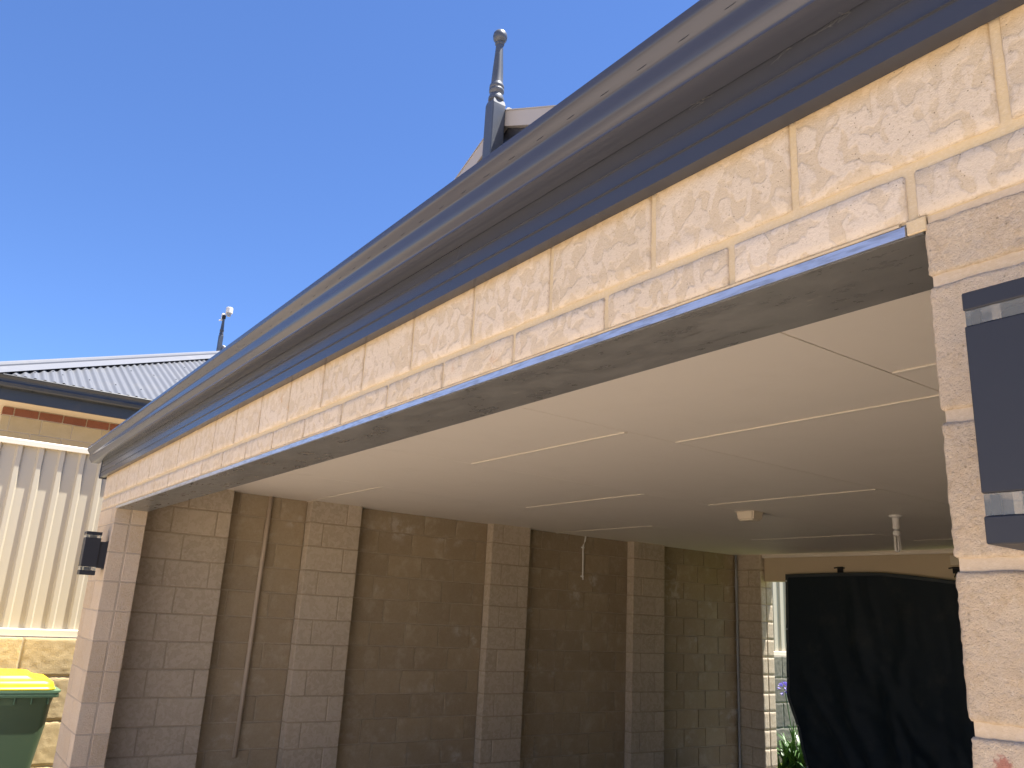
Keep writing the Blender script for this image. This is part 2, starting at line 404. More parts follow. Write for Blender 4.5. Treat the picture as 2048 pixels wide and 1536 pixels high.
# ------------------------------------------------------------------ the carport
XL, XR = -5.06, 0.0                 # opening
ZL = 2.182                          # underside of lintel
CZ = 2.415                          # ceiling
carport = tag(empty('carport'), 'cream brick double carport with slate gutter, dark lintel and pale ceiling', 'carport')

def joints(z0, top, h=0.172, bottom=0.0, j=0.005):
    """course intervals below z0, going down"""
    out = []; z = z0
    while z > bottom + 0.02:
        out.append((max(z-h, bottom)+j, z-j)); z -= h
    return out

# front piers -------------------------------------------------------
def front_pier(x0, x1, zj, style, inner_left):
    bm = bmesh.new(); i = 0.0045 if style == 'rough' else 0.0022
    bbox(bm, x0+i, x1-i, i, 0.185-i, 0.0, 2.2025)
    core = link('front_pier', mesh_of(bm, 'front_pier'), M['mortar_rough' if style == 'rough' else 'mortar_pier'], carport)
    c = Courses(core, M['pier'], style, 5)
    jj = 0.0075 if style == 'rough' else 0.0036
    rows = [(zj+jj, ZL+0.011)] + joints(zj, 0, j=jj)
    w = x1-x0
    for k, (a, b) in enumerate(rows):
        xs = [x0, x0+w*0.5, x1] if k % 2 else [x0, x0+0.125, x1-0.125, x1]
        for q, (p_, r_) in enumerate(zip(xs, xs[1:])):
            A = p_ + (0.005 if q else 0.0); B = r_ - (0.005 if r_ != x1 else 0.0)
            edge = (q == len(xs)-2) if inner_left else (q == 0)
            c.add(A, B, 0.0, 0.0885, a, b)
            c.add(A, B, 0.0975, 0.186, a, b, seen=edge and inner_left)
    c.finish(); return core
front_pier(-5.60, XL, 2.093, 'plain', True)
front_pier(XR, 0.54, 2.113, 'rough', False)

# beam above the opening --------------------------------------------
bm = bmesh.new(); bbox(bm, -5.595, 0.535, 0.0055, 0.18, 2.203, 2.452)
beam = link('front_beam', mesh_of(bm, 'front_beam'), M['mortar_front'], carport)
c = Courses(beam, M['facade'], 'mid', 6)
for (z0, z1, off) in ((2.2875, 2.448, -0.186), (2.2045, 2.2715, -0.013)):
    x = off + 0.294*2
    while x > -5.6 - 0.294:
        a, b = max(x-0.294+0.0065, -5.60), min(x-0.0065, 0.54)
        if b > a + 0.02: c.add(a, b, 0.0, 0.088, z0, z1)
        x -= 0.294
c.finish()
# lintel ------------------------------------------------------------
MB_ = box('mortar_patch', M['mortar_front'], beam, XR-0.0215, XR+0.004, -0.0005, 0.0038, ZL+0.002, 2.2035, 0.001)
lint = box('lintel', M['lintel'], carport, XL-0.0, XR-0.002, 0.004, 0.184, ZL, 2.202)
box('steel_edge', M['steel'], lint, XL-0.0, XR-0.022, -0.003, 0.0035, ZL+0.0005, 2.1965)
# thin line of squeezed mortar over the steel edge
box('mortar_bead', M['mortar_front'], lint, XL, XR-0.03, -0.0015, 0.006, 2.1985, 2.2025)

# side wall with pilasters ------------------------------------------
WX, PX = -5.42, -5.33
Z0 = 0.022
ROWS = [(Z0+0.172*j+0.005, min(Z0+0.172*(j+1)-0.005, 2.43)) for j in range(15) if Z0+0.172*j < 2.42]
ROWS = ROWS[::-1]                    # row 0 is the one under the ceiling
bm = bmesh.new(); bbox(bm, -5.59, WX-0.007, 0.187, 6.2, 0.0, 2.44)
side = link('side_wall', mesh_of(bm, 'side_wall'), M['mortar_in'], carport)
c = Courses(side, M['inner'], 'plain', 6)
PIL = [(0.188, 0.785), (1.36, 1.765), (2.985, 3.382), (4.62, 5.036)]
BAYS = [(0.787, 1.358), (1.767, 2.983), (3.384, 4.618), (5.038, 6.198)]
for r, (za, zb) in enumerate(ROWS):
    base = 2.069 if r % 2 == 0 else 1.968
    k0 = -8
    for (ya, yb) in BAYS:
        cuts = [base + 0.3027*k for k in range(-8, 20)]
        cuts = [ya] + [q for q in cuts if ya+0.03 < q < yb-0.03] + [yb]
        for a, b in zip(cuts, cuts[1:]):
            c.add(WX-0.085, WX, a+(0.0045 if a != ya else 0), b-(0.0045 if b != yb else 0), za, zb)
c.finish()
for i, (ya, yb) in enumerate(PIL):
    bm = bmesh.new(); bbox(bm, WX-0.003, PX-0.0055, ya+0.005, yb-0.004, 0.0, 2.44)
    pil = link('pilaster', mesh_of(bm, 'pilaster'), M['mortar_in'], carport)
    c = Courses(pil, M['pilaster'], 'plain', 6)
    for r, (za, zb) in enumerate(ROWS):
        if i == 0: cuts = [ya, 0.40, 0.692, yb] if r % 2 else [ya, 0.492, yb]
        else:
            s_ = ya + (0.29 if (r + (i > 1)) % 2 == 0 else 0.11); cuts = [ya, s_, yb]
        for a, b in zip(cuts, cuts[1:]):
            c.add(WX+0.001, PX+random.uniform(-0.002, 0.002), a+(0.0045 if a != ya else 0), b-(0.0045 if b != yb else 0), za, zb)
    c.finish()
# rear pier ---------------------------------------------------------
RX, RY0, RY1 = -5.10, 6.2, 6.385
bm = bmesh.new(); bbox(bm, -5.6, RX-0.007, RY0+0.005, RY1-0.006, 0.0, 2.44)
rp = link('rear_pier', mesh_of(bm, 'rear_pier'), M['mortar_in'], carport)
c = Courses(rp, M['pilaster'], 'mid', 4)
for r, (za, zb) in enumerate(ROWS):
    cuts = [-5.6, -5.26, RX] if r % 2 else [-5.6, -5.42, RX]
    for a, b in zip(cuts, cuts[1:]):
        last = b == RX
        c.add(a+0.004, b-(0 if last else 0.004), RY0, RY0+0.077, za, zb, seen=b > -5.4)
        c.add(a+0.004, b-(0 if last else 0.004), RY0+0.088, RY1, za, zb, seen=last)
c.finish()
# house wall on the right of the bay
bm = bmesh.new(); bbox(bm, 0.366, 0.53, 0.187, 6.36, 0.0, 2.44)
hw = link('house_wall', mesh_of(bm, 'house_wall'), M['mortar_in'], carport)
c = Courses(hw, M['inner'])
for r, (za, zb) in enumerate(ROWS):
    y = 0.19 - (0.15 if r % 2 else 0)
    while y < 6.36:
        c.add(0.36, 0.44, max(y, 0.19)+0.0045, min(y+0.3027, 6.36)-0.0045, za, zb, seen=False); y += 0.3027
c.finish()

# ceiling -----------------------------------------------------------
bm = bmesh.new(); bbox(bm, -5.59, 0.53, 0.186, 6.5, CZ+0.012, CZ+0.024)
ceil = link('ceiling', mesh_of(bm, 'ceiling'), M['batten'], carport)
COLS = [(-5.44, -4.205, (1.36, 3.74, 6.12)), (-4.205, -3.035, (2.495, 4.93)), (-3.035, -1.883, (1.272, 3.055, 5.45)),
        (-1.883, -0.748, (1.54, 3.93)), (-0.748, 0.36, (1.23, 3.62, 6.0))]
for x0, x1, ys in COLS:
    e = [0.187] + list(ys) + [6.34]
    for a, b in zip(e, e[1:]):
        if b-a > 0.05: box('ceiling_panel', M['ceiling'], ceil, x0+0.0022, x1-0.0022, a+0.001, b-0.001, CZ, CZ+0.0085, 0.0012)
    for y in ys:
        if y < 6.05: box('cover_strip', M['strip'], ceil, x0+0.012, x1-0.012, y-0.011, y+0.011, CZ-0.005, CZ-0.0005, 0.002)
# rear beam and cornice
box('rear_beam', M['cream'], carport, RX+0.004, 0.355, 6.262, 6.345, 2.146, 2.41)
box('cornice', M['strip'], carport, RX+0.004, 0.355, 6.225, 6.26, 2.383, 2.4145, 0.006)

# fascia and gutter -------------------------------------------------
bm = bmesh.new()
FX0, FX1 = -5.69, 0.70
fp = [(-0.001, 2.43), (-0.030, 2.43), (-0.030, 2.4615), (-0.0338, 2.4622), (-0.0335, 2.4645), (-0.030, 2.4675), (-0.030, 2.4985), (-0.0338, 2.4992), (-0.0335, 2.5015), (-0.030, 2.5045), (-0.030, 2.60), (-0.001, 2.60)]
extrude_x(bm, fp, FX0, FX1)
fas = link('fascia', mesh_of(bm, 'fascia'), M['fascia'], carport)
box('fascia_end_cap', M['fascia'], fas, FX0-0.006, FX0-0.0005, -0.034, 0.02, 2.424, 2.545, 0.001)
ctrl = [(-0.120, 2.640), (-0.1205, 2.632), (-0.1195, 2.623), (-0.114, 2.614), (-0.106, 2.6035), (-0.1015, 2.5965), (-0.1002, 2.589), (-0.0998, 2.580), (-0.099, 2.571), (-0.0963, 2.562), (-0.0915, 2.5535), (-0.0872, 2.547), (-0.085, 2.543), (-0.0845, 2.539)]
def smooth(pts, n=4):
    out = []
    for i in range(len(pts)-1):
        p0, p1, p2, p3 = pts[max(i-1, 0)], pts[i], pts[i+1], pts[min(i+2, len(pts)-1)]
        for k in range(n):
            t = k/n
            out.append(tuple(0.5*((2*p1[d]) + (-p0[d]+p2[d])*t + (2*p0[d]-5*p1[d]+4*p2[d]-p3[d])*t*t + (-p0[d]+3*p1[d]-3*p2[d]+p3[d])*t**3) for d in (0, 1)))
    return out + [pts[-1]]
front = smooth(ctrl)
GX0, GX1 = -5.81, 0.76
inner = [(y+0.0025, z) for y, z in front[::-1][2:]]
gp = front + [(-0.0835, 2.5385), (-0.0315, 2.5385), (-0.0315, 2.60), (-0.034, 2.60), (-0.034, 2.5415)] + [(-0.08, 2.5415)] + inner[1:-2] + [(-0.112, 2.636), (-0.116, 2.6415)]
bm = bmesh.new(); extrude_x(bm, gp, GX0, GX1, True, 1)
me = mesh_of(bm, 'gutter', True)
gut = link('gutter', me, M['gutter'], carport)
md = gut.modifiers.new('edge', 'EDGE_SPLIT'); md.split_angle = math.radians(40)
bm = bmesh.new(); extrude_x(bm, front + [(-0.0315, 2.539), (-0.0315, 2.60), (-0.09, 2.634)], GX0-0.0035, GX0-0.0005)
link('end_cap', mesh_of(bm, 'end_cap'), M['gutter'], gut)
bm = bmesh.new(); extrude_x(bm, front + [(-0.0315, 2.539), (-0.0315, 2.60), (-0.09, 2.634)], GX1+0.0005, GX1+0.0035)
link('end_cap', mesh_of(bm, 'end_cap'), M['gutter'], gut)
# overflow slots: pressed lips along the gutter face
bm = bmesh.new()
for k in range(7):
    t = -1 + 2*k/6
    h = 0.0014*math.cos(t*math.pi/2)**0.5 if abs(t) < 1 else 0
    a = bm.verts.new((t*0.013, -h*0.55, -h*0.7-0.0004)); b = bm.verts.new((t*0.013, 0.0008, 0.002))
    d = bm.verts.new((t*0.013, 0.002, -h*0.7-0.0006))
    if k: bm.faces.new((pa, a, b, pb)); bm.faces.new((pd, d, a, pa))
    pa, pb, pd = a, b, d
slot_me = mesh_of(bm, 'slot')
x = -0.209 + 0.0957*5; k = 0
while x > -5.7:
    if in_frame(x-0.02, x+0.02, -0.11, -0.1, 2.6, 2.61, 0): link('slot', slot_me, M['fascia'], gut, (x, -0.1068, 2.6050))
    x -= 0.0957
rivet = bmesh.new(); lathe(rivet, [(0.0028, 0), (0.0026, 0.001), (0.0012, 0.0018)], n=8)
bmesh.ops.rotate(rivet, verts=rivet.verts[:], cent=(0, 0, 0), matrix=Matrix.Rotation(math.radians(90), 3, 'X'))
rivet_me = mesh_of(rivet, 'rivet')

# roof of the carport (hip with a gablet) ----------------------------
GC, GY = -2.477, 0.985
SL = 0.465
def quad_obj(name, polys, mat, parent, thick=0.012):
    bm = bmesh.new()
    for P in polys:
        bm.faces.new([bm.verts.new(q) for q in P])
    bmesh.ops.remove_doubles(bm, verts=bm.verts[:], dist=1e-5)
    o = link(name, mesh_of(bm, name), mat, parent)
    s_ = o.modifiers.new('thick', 'SOLIDIFY'); s_.thickness = thick; s_.offset = 0
    return o
ez, ey0, ey1, ex0, ex1 = 2.615, -0.09, 6.55, -5.79, 0.74
half = (ex1-ex0)/2; cxm = (ex0+ex1)/2
rz = ez + SL*half*0.93
zg = ez + (GY+0.05-ey0)*SL*0.93; gh = (rz-zg)/(SL*0.93)
quad_obj('roof_sheet', [[(ex0, ey0, ez), (ex1, ey0, ez), (cxm+gh, GY+0.05, zg), (cxm-gh, GY+0.05, zg)]], M['gutter'], carport)
yr = ey1 - half
quad_obj('roof_sheet', [[(ex0, ey0, ez), (cxm-gh, GY+0.05, zg), (cxm, GY+0.05, rz), (cxm, yr, rz), (ex0, ey1, ez)]], M['gutter'], carport)
quad_obj('roof_sheet', [[(ex1, ey0, ez), (ex1, ey1, ez), (cxm, yr, rz), (cxm, GY+0.05, rz), (cxm+gh, GY+0.05, zg)]], M['gutter'], carport)
quad_obj('roof_sheet', [[(ex0, ey1, ez), (cxm, yr, rz), (ex1, ey1, ez)]], M['gutter'], carport)
AZ = 4.065
bh = (AZ-3.2)/SL
def prism(name, outline, y0, y1, mat, parent):
    bm = bmesh.new(); a = [bm.verts.new((x, y0, z)) for x, z in outline]; b = [bm.verts.new((x, y1, z)) for x, z in outline]
    n = len(a); bm.faces.new(a); bm.faces.new(b[::-1])
    for k in range(n): bm.faces.new((a[k], a[(k+1) % n], b[(k+1) % n], b[k]))
    return link(name, mesh_of(bm, name), mat, parent)
gable = prism('gable_panel', [(GC-bh, 3.16), (GC+bh, 3.16), (GC, AZ-0.05)], GY+0.012, GY+0.03, M['fascia'], carport)
for s_ in (-1, 1):
    e = 0.002*s_
    o = prism('barge_board', [(GC+e, AZ), (GC+s_*bh, AZ-bh*SL), (GC+s_*bh, AZ-bh*SL-0.085), (GC+e, AZ-0.085)], GY-0.018, GY+0.011, M['barge'], carport)
    prism('barge_cap', [(GC+e, AZ+0.006), (GC+s_*bh, AZ-bh*SL+0.006), (GC+s_*bh, AZ-bh*SL+0.0005), (GC+e, AZ+0.0005)], GY-0.022, GY+0.12, M['barge'], o)
bm = bmesh.new(); tube(bm, [(GC, GY+0.0, AZ-0.004), (GC, yr, AZ-0.004)], 0.03, 10)
link('ridge_cap', mesh_of(bm, 'ridge_cap', True), M['barge'], carport)

def finial(parent, cx, cy, zt, mat, knob=True, k=1.0):
    """turned finial; zt is the top of the ball"""
    root = None
    bm = bmesh.new(); w = 0.0365*k; zb = zt-0.41*k
    prof = [(w*1.414, zb-0.62*k), (w*1.414, zb-0.03*k), (w*1.18, zb-0.004*k), (w*0.98, zb)]
    lathe(bm, prof, cx, cy, 4, math.pi/4)
    bmesh.ops.bevel(bm, geom=[e for e in bm.edges if abs(e.verts[0].co.z-e.verts[1].co.z) > 0.1], offset=0.004*k, affect='EDGES')
    post = link('finial', mesh_of(bm, 'finial'), mat, parent)
    bm = bmesh.new()
    top = [(0.012, 4.45), (0.027, 4.458), (0.034, 4.47), (0.0365, 4.485), (0.034, 4.502), (0.026, 4.514), (0.012, 4.52)] if knob else [(0.02, 4.45), (0.018, 4.46)]
    pr = [(0.030, 4.108), (0.0385, 4.114), (0.0385, 4.128), (0.033, 4.142), (0.028, 4.150), (0.030, 4.156), (0.037, 4.162), (0.037, 4.176), (0.033, 4.180), (0.037, 4.184), (0.036, 4.198), (0.031, 4.208), (0.030, 4.215), (0.026, 4.30), (0.021, 4.38), (0.0185, 4.43), (0.0185, 4.437), (0.023, 4.440), (0.023, 4.447)] + top
    lathe(bm, [(r*k, zt-(4.52-z)*k) for r, z in pr], cx, cy, 24)
    sp = link('spindle', mesh_of(bm, 'spindle', True), mat, post)
    mdd = sp.modifiers.new('edge', 'EDGE_SPLIT'); mdd.split_angle = math.radians(50)
    return post
finial(carport, GC-0.018, GY-0.056, 4.52, M['finial'])

# ------------------------------------------------------------------ wall lights
def wall_light(x0, label):
    zc0, zc1 = 1.777, 2.033
    root = empty('wall_light', (x0+0.045, 0, 1.90))
    tag(root, label, 'wall light', 'up and down wall lights on the front piers')
    x1 = x0+0.09; yf, yb = -0.130, -0.044
    box('body', M['lamp'], root, x0, x1, yf, yb, 1.8255, 1.9965, 0.0012)
    for za, zb_, gz0, gz1 in ((2.0135, zc1, 1.997, 2.013), (zc0, 1.8035, 1.804, 1.825)):
        box('end_cap', M['lamp'], root, x0, x1, yf, yb, za, zb_, 0.0012)
        g = box('glass_band', M['glass'], root, x0+0.0015, x1-0.0015, yf+0.0015, yb-0.0015, gz0, gz1)
        bm = bmesh.new(); lathe(bm, [(0.021, gz0+0.0012), (0.021, gz1-0.0012)], x0+0.045-root.location.x, (yf+yb)/2, 16)
        for v in bm.verts: v.co.z -= root.location.z
        o = link('lamp_tube', mesh_of(bm, 'lamp_tube', False), M['plastic'], g); o.location = -g.location
        for sx in (0.010, 0.080):
            box('clip', M['plastic'], g, x0+sx-0.004, x0+sx+0.004, yf+0.006, yf+0.012, gz0+0.001, gz1-0.001)
    box('mounting_box', M['lamp'], root, x0+0.012, x1-0.012, -0.0435, -0.004, 1.822, 1.978, 0.001)
    box('back_plate', M['lamp'], root, x0+0.006, x1-0.006, -0.0038, -0.0005, 1.815, 1.985)
wall_light(-5.19, 'charcoal square wall light on the pier beside the fence and the bin')
wall_light(0.098, 'charcoal square wall light on the coarse brick pier away from the fence')

# ------------------------------------------------------------------ things on the ceiling and walls
root = tag(empty('ceiling_light', (-2.365, 4.044, CZ)), 'white batten holder with a compact fluorescent bulb hanging from the ceiling', 'ceiling light')
bm = bmesh.new(); lathe(bm, [(0.040, 0), (0.040, -0.006), (0.034, -0.012), (0.021, -0.016), (0.020, -0.075), (0.022, -0.078), (0.022, -0.086)], n=24)
link('batten_holder', mesh_of(bm, 'batten_holder', True), M['white'], root).modifiers.new('e', 'EDGE_SPLIT').split_angle = 0.6
bm = bmesh.new(); lathe(bm, [(0.014, -0.0865), (0.014, -0.098)], n=16); link('bulb_cap', mesh_of(bm, 'bulb_cap'), M['steel'], root)
bm = bmesh.new(); lathe(bm, [(0.021, -0.0985), (0.0225, -0.104), (0.0225, -0.124), (0.018, -0.128)], n=20)
bulb = link('bulb_base', mesh_of(bm, 'bulb_base'), M['white'], root)
for k in range(3):
    a = math.radians(20+60*k); ca, sa = math.cos(a)*0.0155, math.sin(a)*0.0155
    bm = bmesh.new(); pts = [(ca, sa, -0.1285), (ca, sa, -0.212)]
    for q in range(1, 6): t = math.pi*q/6; pts.append((ca*math.cos(t), sa*math.cos(t), -0.212-0.012*math.sin(t)))
    pts += [(-ca, -sa, -0.212), (-ca, -sa, -0.1285)]
    tube(bm, pts, 0.0048, 8); link('bulb_tube', mesh_of(bm, 'bulb_tube', True), M['white'], root)

root = tag(empty('junction_box', (-3.035, 3.46, CZ)), 'small cream plastic junction box fixed to the ceiling', 'junction box')
bm = bmesh.new(); bbox(bm, -0.07, 0.07, -0.055, 0.055, -0.058, -0.004)
for v in bm.verts:
    if v.co.z < -0.03: v.co.x *= 0.88; v.co.y *= 0.88
bmesh.ops.bevel(bm, geom=[e for e in bm.edges if min(e.verts[0].co.z, e.verts[1].co.z) < -0.03], offset=0.01, segments=3, affect='EDGES')
link('cover', mesh_of(bm, 'cover'), M['plastic'], root)
box('base', M['plastic'], root, -3.109, -2.961, 3.402, 3.518, CZ-0.0038, CZ-0.0004)

def conduit(name, pts, r, mat, label, cat, clips=(), joiners=(), grp=None):
    root = tag(empty(name, pts[-1]), label, cat)
    o0 = Vector(pts[-1])
    bm = bmesh.new(); tube(bm, [Vector(q)-o0 for q in pts], r, 12); link('pipe', mesh_of(bm, 'pipe', True), mat, root)
    for z in clips:
        p_ = min(pts, key=lambda q: abs(q[2]-z))
        bm = bmesh.new(); lathe(bm, [(r+0.001, z-0.007-o0.z), (r+0.0035, z-0.007-o0.z), (r+0.0035, z+0.007-o0.z), (r+0.001, z+0.007-o0.z)], p_[0]-o0.x, p_[1]-o0.y, 12)
        bbox(bm, p_[0]-o0.x-0.02, p_[0]-o0.x-r+0.002, p_[1]-o0.y-0.016, p_[1]-o0.y+0.016, z-0.007-o0.z, z+0.007-o0.z)
        link('clip', mesh_of(bm, 'clip'), mat, root)
    for z, h in joiners:
        p_ = min(pts, key=lambda q: abs(q[2]-z))
        bm = bmesh.new(); lathe(bm, [(r+0.0005, z-h-o0.z), (r+0.005, z-h-o0.z), (r+0.005, z+h-o0.z), (r+0.0005, z+h-o0.z)], p_[0]-o0.x, p_[1]-o0.y, 12)
        link('joiner', mesh_of(bm, 'joiner'), M['grey_pipe'], root)
    return root
conduit('drain_pipe', [(-5.401, 1.073, 2.413), (-5.401, 1.066, 1.9), (-5.401, 1.061, 1.4), (-5.401, 1.052, 0.665)], 0.0155, M['pvc'],
        'long tan painted pipe running down the brick bay by the front pilaster', 'pipe')
conduit('conduit', [(-5.408, 4.078, 2.414), (-5.408, 4.072, 2.37), (-5.408, 4.055, 2.33), (-5.408, 4.052, 2.28), (-5.408, 4.056, 2.10), (-5.408, 4.056, 2.045), (-5.408, 4.062, 2.02)], 0.0075, M['white'],
        'short white conduit stub hanging from the ceiling against a brick bay', 'conduit', clips=(2.31, 2.05))
conduit('conduit', [(-5.395, 6.178, 2.413), (-5.395, 6.178, 2.15), (-5.395, 6.178, 1.55), (-5.395, 6.178, 0.9), (-5.395, 6.178, 0.05)], 0.0125, M['grey_pipe'],
        'tall grey plastic conduit in the corner by the rear pier', 'conduit', clips=(1.55, 0.86), joiners=((2.12, 0.07),))

# ------------------------------------------------------------------ shade cloth across the rear opening
cl = tag(empty('shade_cloth', (-4.4, 6.215, 0.0)), 'black shade cloth hung from the rear beam, sagging and pulled aside at its foot', 'shade cloth')
def lerp_tab(tab, x):
    if x <= tab[0][0]: return tab[0][1]
    for (a, b), (c_, d) in zip(tab, tab[1:]):
        if x <= c_: return b + (d-b)*(x-a)/(c_-a)
    return tab[-1][1]
TOP = [(0, 2.212), (0.14, 2.226), (0.23, 2.222), (0.30, 2.19), (0.37, 2.152), (0.55, 2.154), (0.8, 2.16), (1.0, 2.2)]
LEFT = [(0.0, -4.40), (0.25, -4.545), (0.45, -4.63), (0.74, -4.70), (1.06, -4.815), (1.5, -4.80), (2.2, -4.79)]
NX, NZ = 180, 100
def cloth_pt(u, v):
    zt = lerp_tab(TOP, u); z = 0.015 + (zt-0.015)*v
    xl = lerp_tab(LEFT, z); x = xl + (-0.25-xl)*u
    fold = 0.032*noise.noise(Vector((x*3.4 + (1-v)*1.6, z*0.45, 3))) + 0.018*noise.noise(Vector((x*10+z*1.6, z*1.1, 7)))
    # creases dragged from the free lower corner up into the cloth
    drag = 0.0
    for (cx_, cz_, ang, wd, am) in ((-4.30, 0.75, 118, 0.05, 0.06), (-4.05, 0.85, 112, 0.07, 0.07), (-3.75, 0.9, 105, 0.06, 0.05), (-3.45, 0.8, 125, 0.06, 0.06), (-4.0, 1.6, 100, 0.05, 0.035), (-3.6, 1.7, 80, 0.06, 0.03)):
        a_ = math.radians(ang); dx_, dz_ = x-cx_, z-cz_
        across = dx_*math.sin(a_) - dz_*math.cos(a_); along = dx_*math.cos(a_) + dz_*math.sin(a_)
        across += 0.03*math.sin(along*5+cx_*9)
        drag -= 0.6*am*math.exp(-(across/wd)**2)*math.exp(-(along/0.6)**2)
    cr = 0.03*noise.noise(Vector((x*8 + z*7, z*4 - x*3, 11)))*(1-v) + 0.008*noise.noise(Vector((x*22, z*14, 5)))
    return Vector((x, 6.215 - 0.02 + (fold+cr)*(0.25+0.75*(1-v)) + drag*min(1, (1-v)*3), z)) - cl.location
bm = bmesh.new(); g = [[bm.verts.new(cloth_pt(i/NX, j/NZ)) for i in range(NX+1)] for j in range(NZ+1)]
for j in range(NZ):
    for i in range(NX): bm.faces.new((g[j][i], g[j][i+1], g[j+1][i+1], g[j+1][i]))
fab = link('fabric', mesh_of(bm, 'fabric', True), M['cloth'], cl)
s_ = fab.modifiers.new('t', 'SOLIDIFY'); s_.thickness = 0.003
def hem(name, pts, offs, dz):
    bm = bmesh.new(); a = [bm.verts.new(p_ + Vector((0, -0.004, 0))) for p_ in pts]; b = [bm.verts.new(p_ + offs + Vector((0, -0.005, 0))) for p_ in pts]
    for k in range(len(pts)-1): bm.faces.new((a[k], a[k+1], b[k+1], b[k]))
    o = link(name, mesh_of(bm, name, True), M['hem'], cl); q = o.modifiers.new('t', 'SOLIDIFY'); q.thickness = 0.003
hem('top_hem', [cloth_pt(i/NX, 1) + Vector((0, 0, 0.001)) for i in range(NX+1)], Vector((0, 0, -0.032)), 0)
hem('side_hem', [cloth_pt(0, j/NZ) for j in range(NZ+1)], Vector((0.03, 0, 0)), 0)
eye = bmesh.new(); lathe(eye, [(0.004, 0), (0.010, 0), (0.010, 0.003), (0.004, 0.003)], n=12)
bmesh.ops.rotate(eye, verts=eye.verts[:], cent=(0, 0, 0), matrix=Matrix.Rotation(math.radians(90), 3, 'X')); eye_me = mesh_of(eye, 'eyelet')
for v in (0.97, 0.76, 0.55, 0.36, 0.2, 0.06):
    p_ = cloth_pt(0, v); link('eyelet', eye_me, M['steel'], cl, p_ + Vector((0.013, -0.008, 0)))
for (hx, hz, lab) in ((-4.215, 2.25, 'black tie hook on the cream rear beam near the rear pier'), (-3.12, 2.235, 'black tie hook under a cream block on the rear beam')):
    h = tag(empty('tie_hook', (hx, 6.262, hz)), lab, 'hook', 'tie hooks on the rear beam')
    box('plate', M['black'], h, hx-0.03, hx+0.03, 6.252, 6.2615, hz-0.02, hz+0.035, 0.002)
    bm = bmesh.new(); tube(bm, [(-0.055, -0.02, 0.022), (-0.02, -0.022, 0.026), (0.02, -0.022, 0.026), (0.055, -0.02, 0.02)], 0.006, 6); link('cleat_arm', mesh_of(bm, 'cleat_arm'), M['black'], h)
    bm = bmesh.new(); tube(bm, [(0, -0.012, 0.0), (0.004, -0.03, -0.03), (0.0, -0.045, -0.055)], 0.005, 6); link('cord', mesh_of(bm, 'cord'), M['black'], h)
root = tag(empty('junction_box', (-3.115, 6.24, 2.33)), 'small cream box on the rear beam above a tie hook', 'junction box')
box('cover', M['plastic'], root, -3.15, -3.08, 6.225, 6.2615, 2.285, 2.365, 0.004)

# ------------------------------------------------------------------ boundary wall and fence
FX = -6.9
rw = tag(empty('retaining_wall', (FX+0.052, -2, 0)), 'rough golden limestone block retaining wall under the cream fence', 'retaining wall')
bm = bmesh.new(); bbox(bm, -0.25, -0.007, -1.98, 14.95, 0, 1.325)
link('core', mesh_of(bm, 'core'), M['mortar_n'], rw)
def rock_mesh(L, H, var, mat):
    bm = bmesh.new(); bbox(bm, -0.08, 0.0, -L/2, L/2, -H/2, H/2, 0.004)
    for it in range(6):
        es = [e for e in bm.edges if e.calc_length() > 0.03]
        if not es: break
        bmesh.ops.subdivide_edges(bm, edges=es, cuts=1, use_grid_fill=True)
    bm.normal_update()
    for v in bm.verts:
        k = noise.fractal(Vector((var*3.1, v.co.y*22+var*7, v.co.z*22)), 0.5, 2.2, 4)
        if v.co.x > -0.05: v.co.x += 0.0035*k
        v.co.z += 0.003*noise.noise(Vector((v.co.y*14, var, v.co.x*9)))
    me = mesh_of(bm, 'block', True); me.materials.append(mat); return me
zs = [1.327, 1.046, 0.732, 0.42, 0.11, -0.05]
for r, (zt, zb) in enumerate(zip(zs, zs[1:])):
    ms = [rock_mesh(0.985, zt-zb-0.012, v+10*r, M['lime']) for v in range(3)]; mg = [rock_mesh(0.985, zt-zb-0.008, v+10*r+50, M['concrete']) for v in range(2)]
    y = -0.158 - 2.0 + (0.42 if r % 2 else 0)
    while y < 12.6:
        if in_frame(FX-0.08, FX, y, y+1, zb, zt): link('block', (mg[random.randrange(2)] if y > 5 else ms[random.randrange(3)]), None, rw, (0, y+0.5+2, (zt+zb)/2))
        y += 1.0
fence = tag(empty('fence', (FX, -2, 1.33)), 'cream ribbed steel boundary fence standing on the limestone wall', 'fence')
FZ0, FZ1 = 1.372, 2.772
def fence_sheet(y0, y1):
    bm = bmesh.new(); P = []; y = y0
    while y < y1 - 1e-6:
        for dy, dx in ((0, 0), (0.072, 0), (0.086, 0.024), (0.116, 0.024), (0.130, 0.0)):
            if y+dy <= y1: P.append((y+dy, dx))
        y += 0.1487
    P.append((y1, 0))
    a = [bm.verts.new((-0.018+dx, yy-y0, FZ0)) for yy, dx in P]; b = [bm.verts.new((-0.018+dx, yy-y0, FZ1)) for yy, dx in P]
    for k in range(len(P)-1): bm.faces.new((a[k], a[k+1], b[k+1], b[k]))
    for v in bm.verts: v.co.z -= 1.33
    return mesh_of(bm, 'panel')
y = -2.0 - 0.03; W = 0.1487*5
sm = fence_sheet(0, W); sm.materials.append(M['fence'])
k = 0
while y < 12.5:
    o = link('panel', sm, None, fence, (0.0005*(k % 2), y+2, 0)); q = o.modifiers.new('t', 'SOLIDIFY'); q.thickness = 0.0008
    if k % 3 == 2:
        box('post', M['fence_rail'], fence, FX-0.045, FX-0.021, y+W-0.03, y+W+0.03, 1.33, 2.79)
    y += W; k += 1
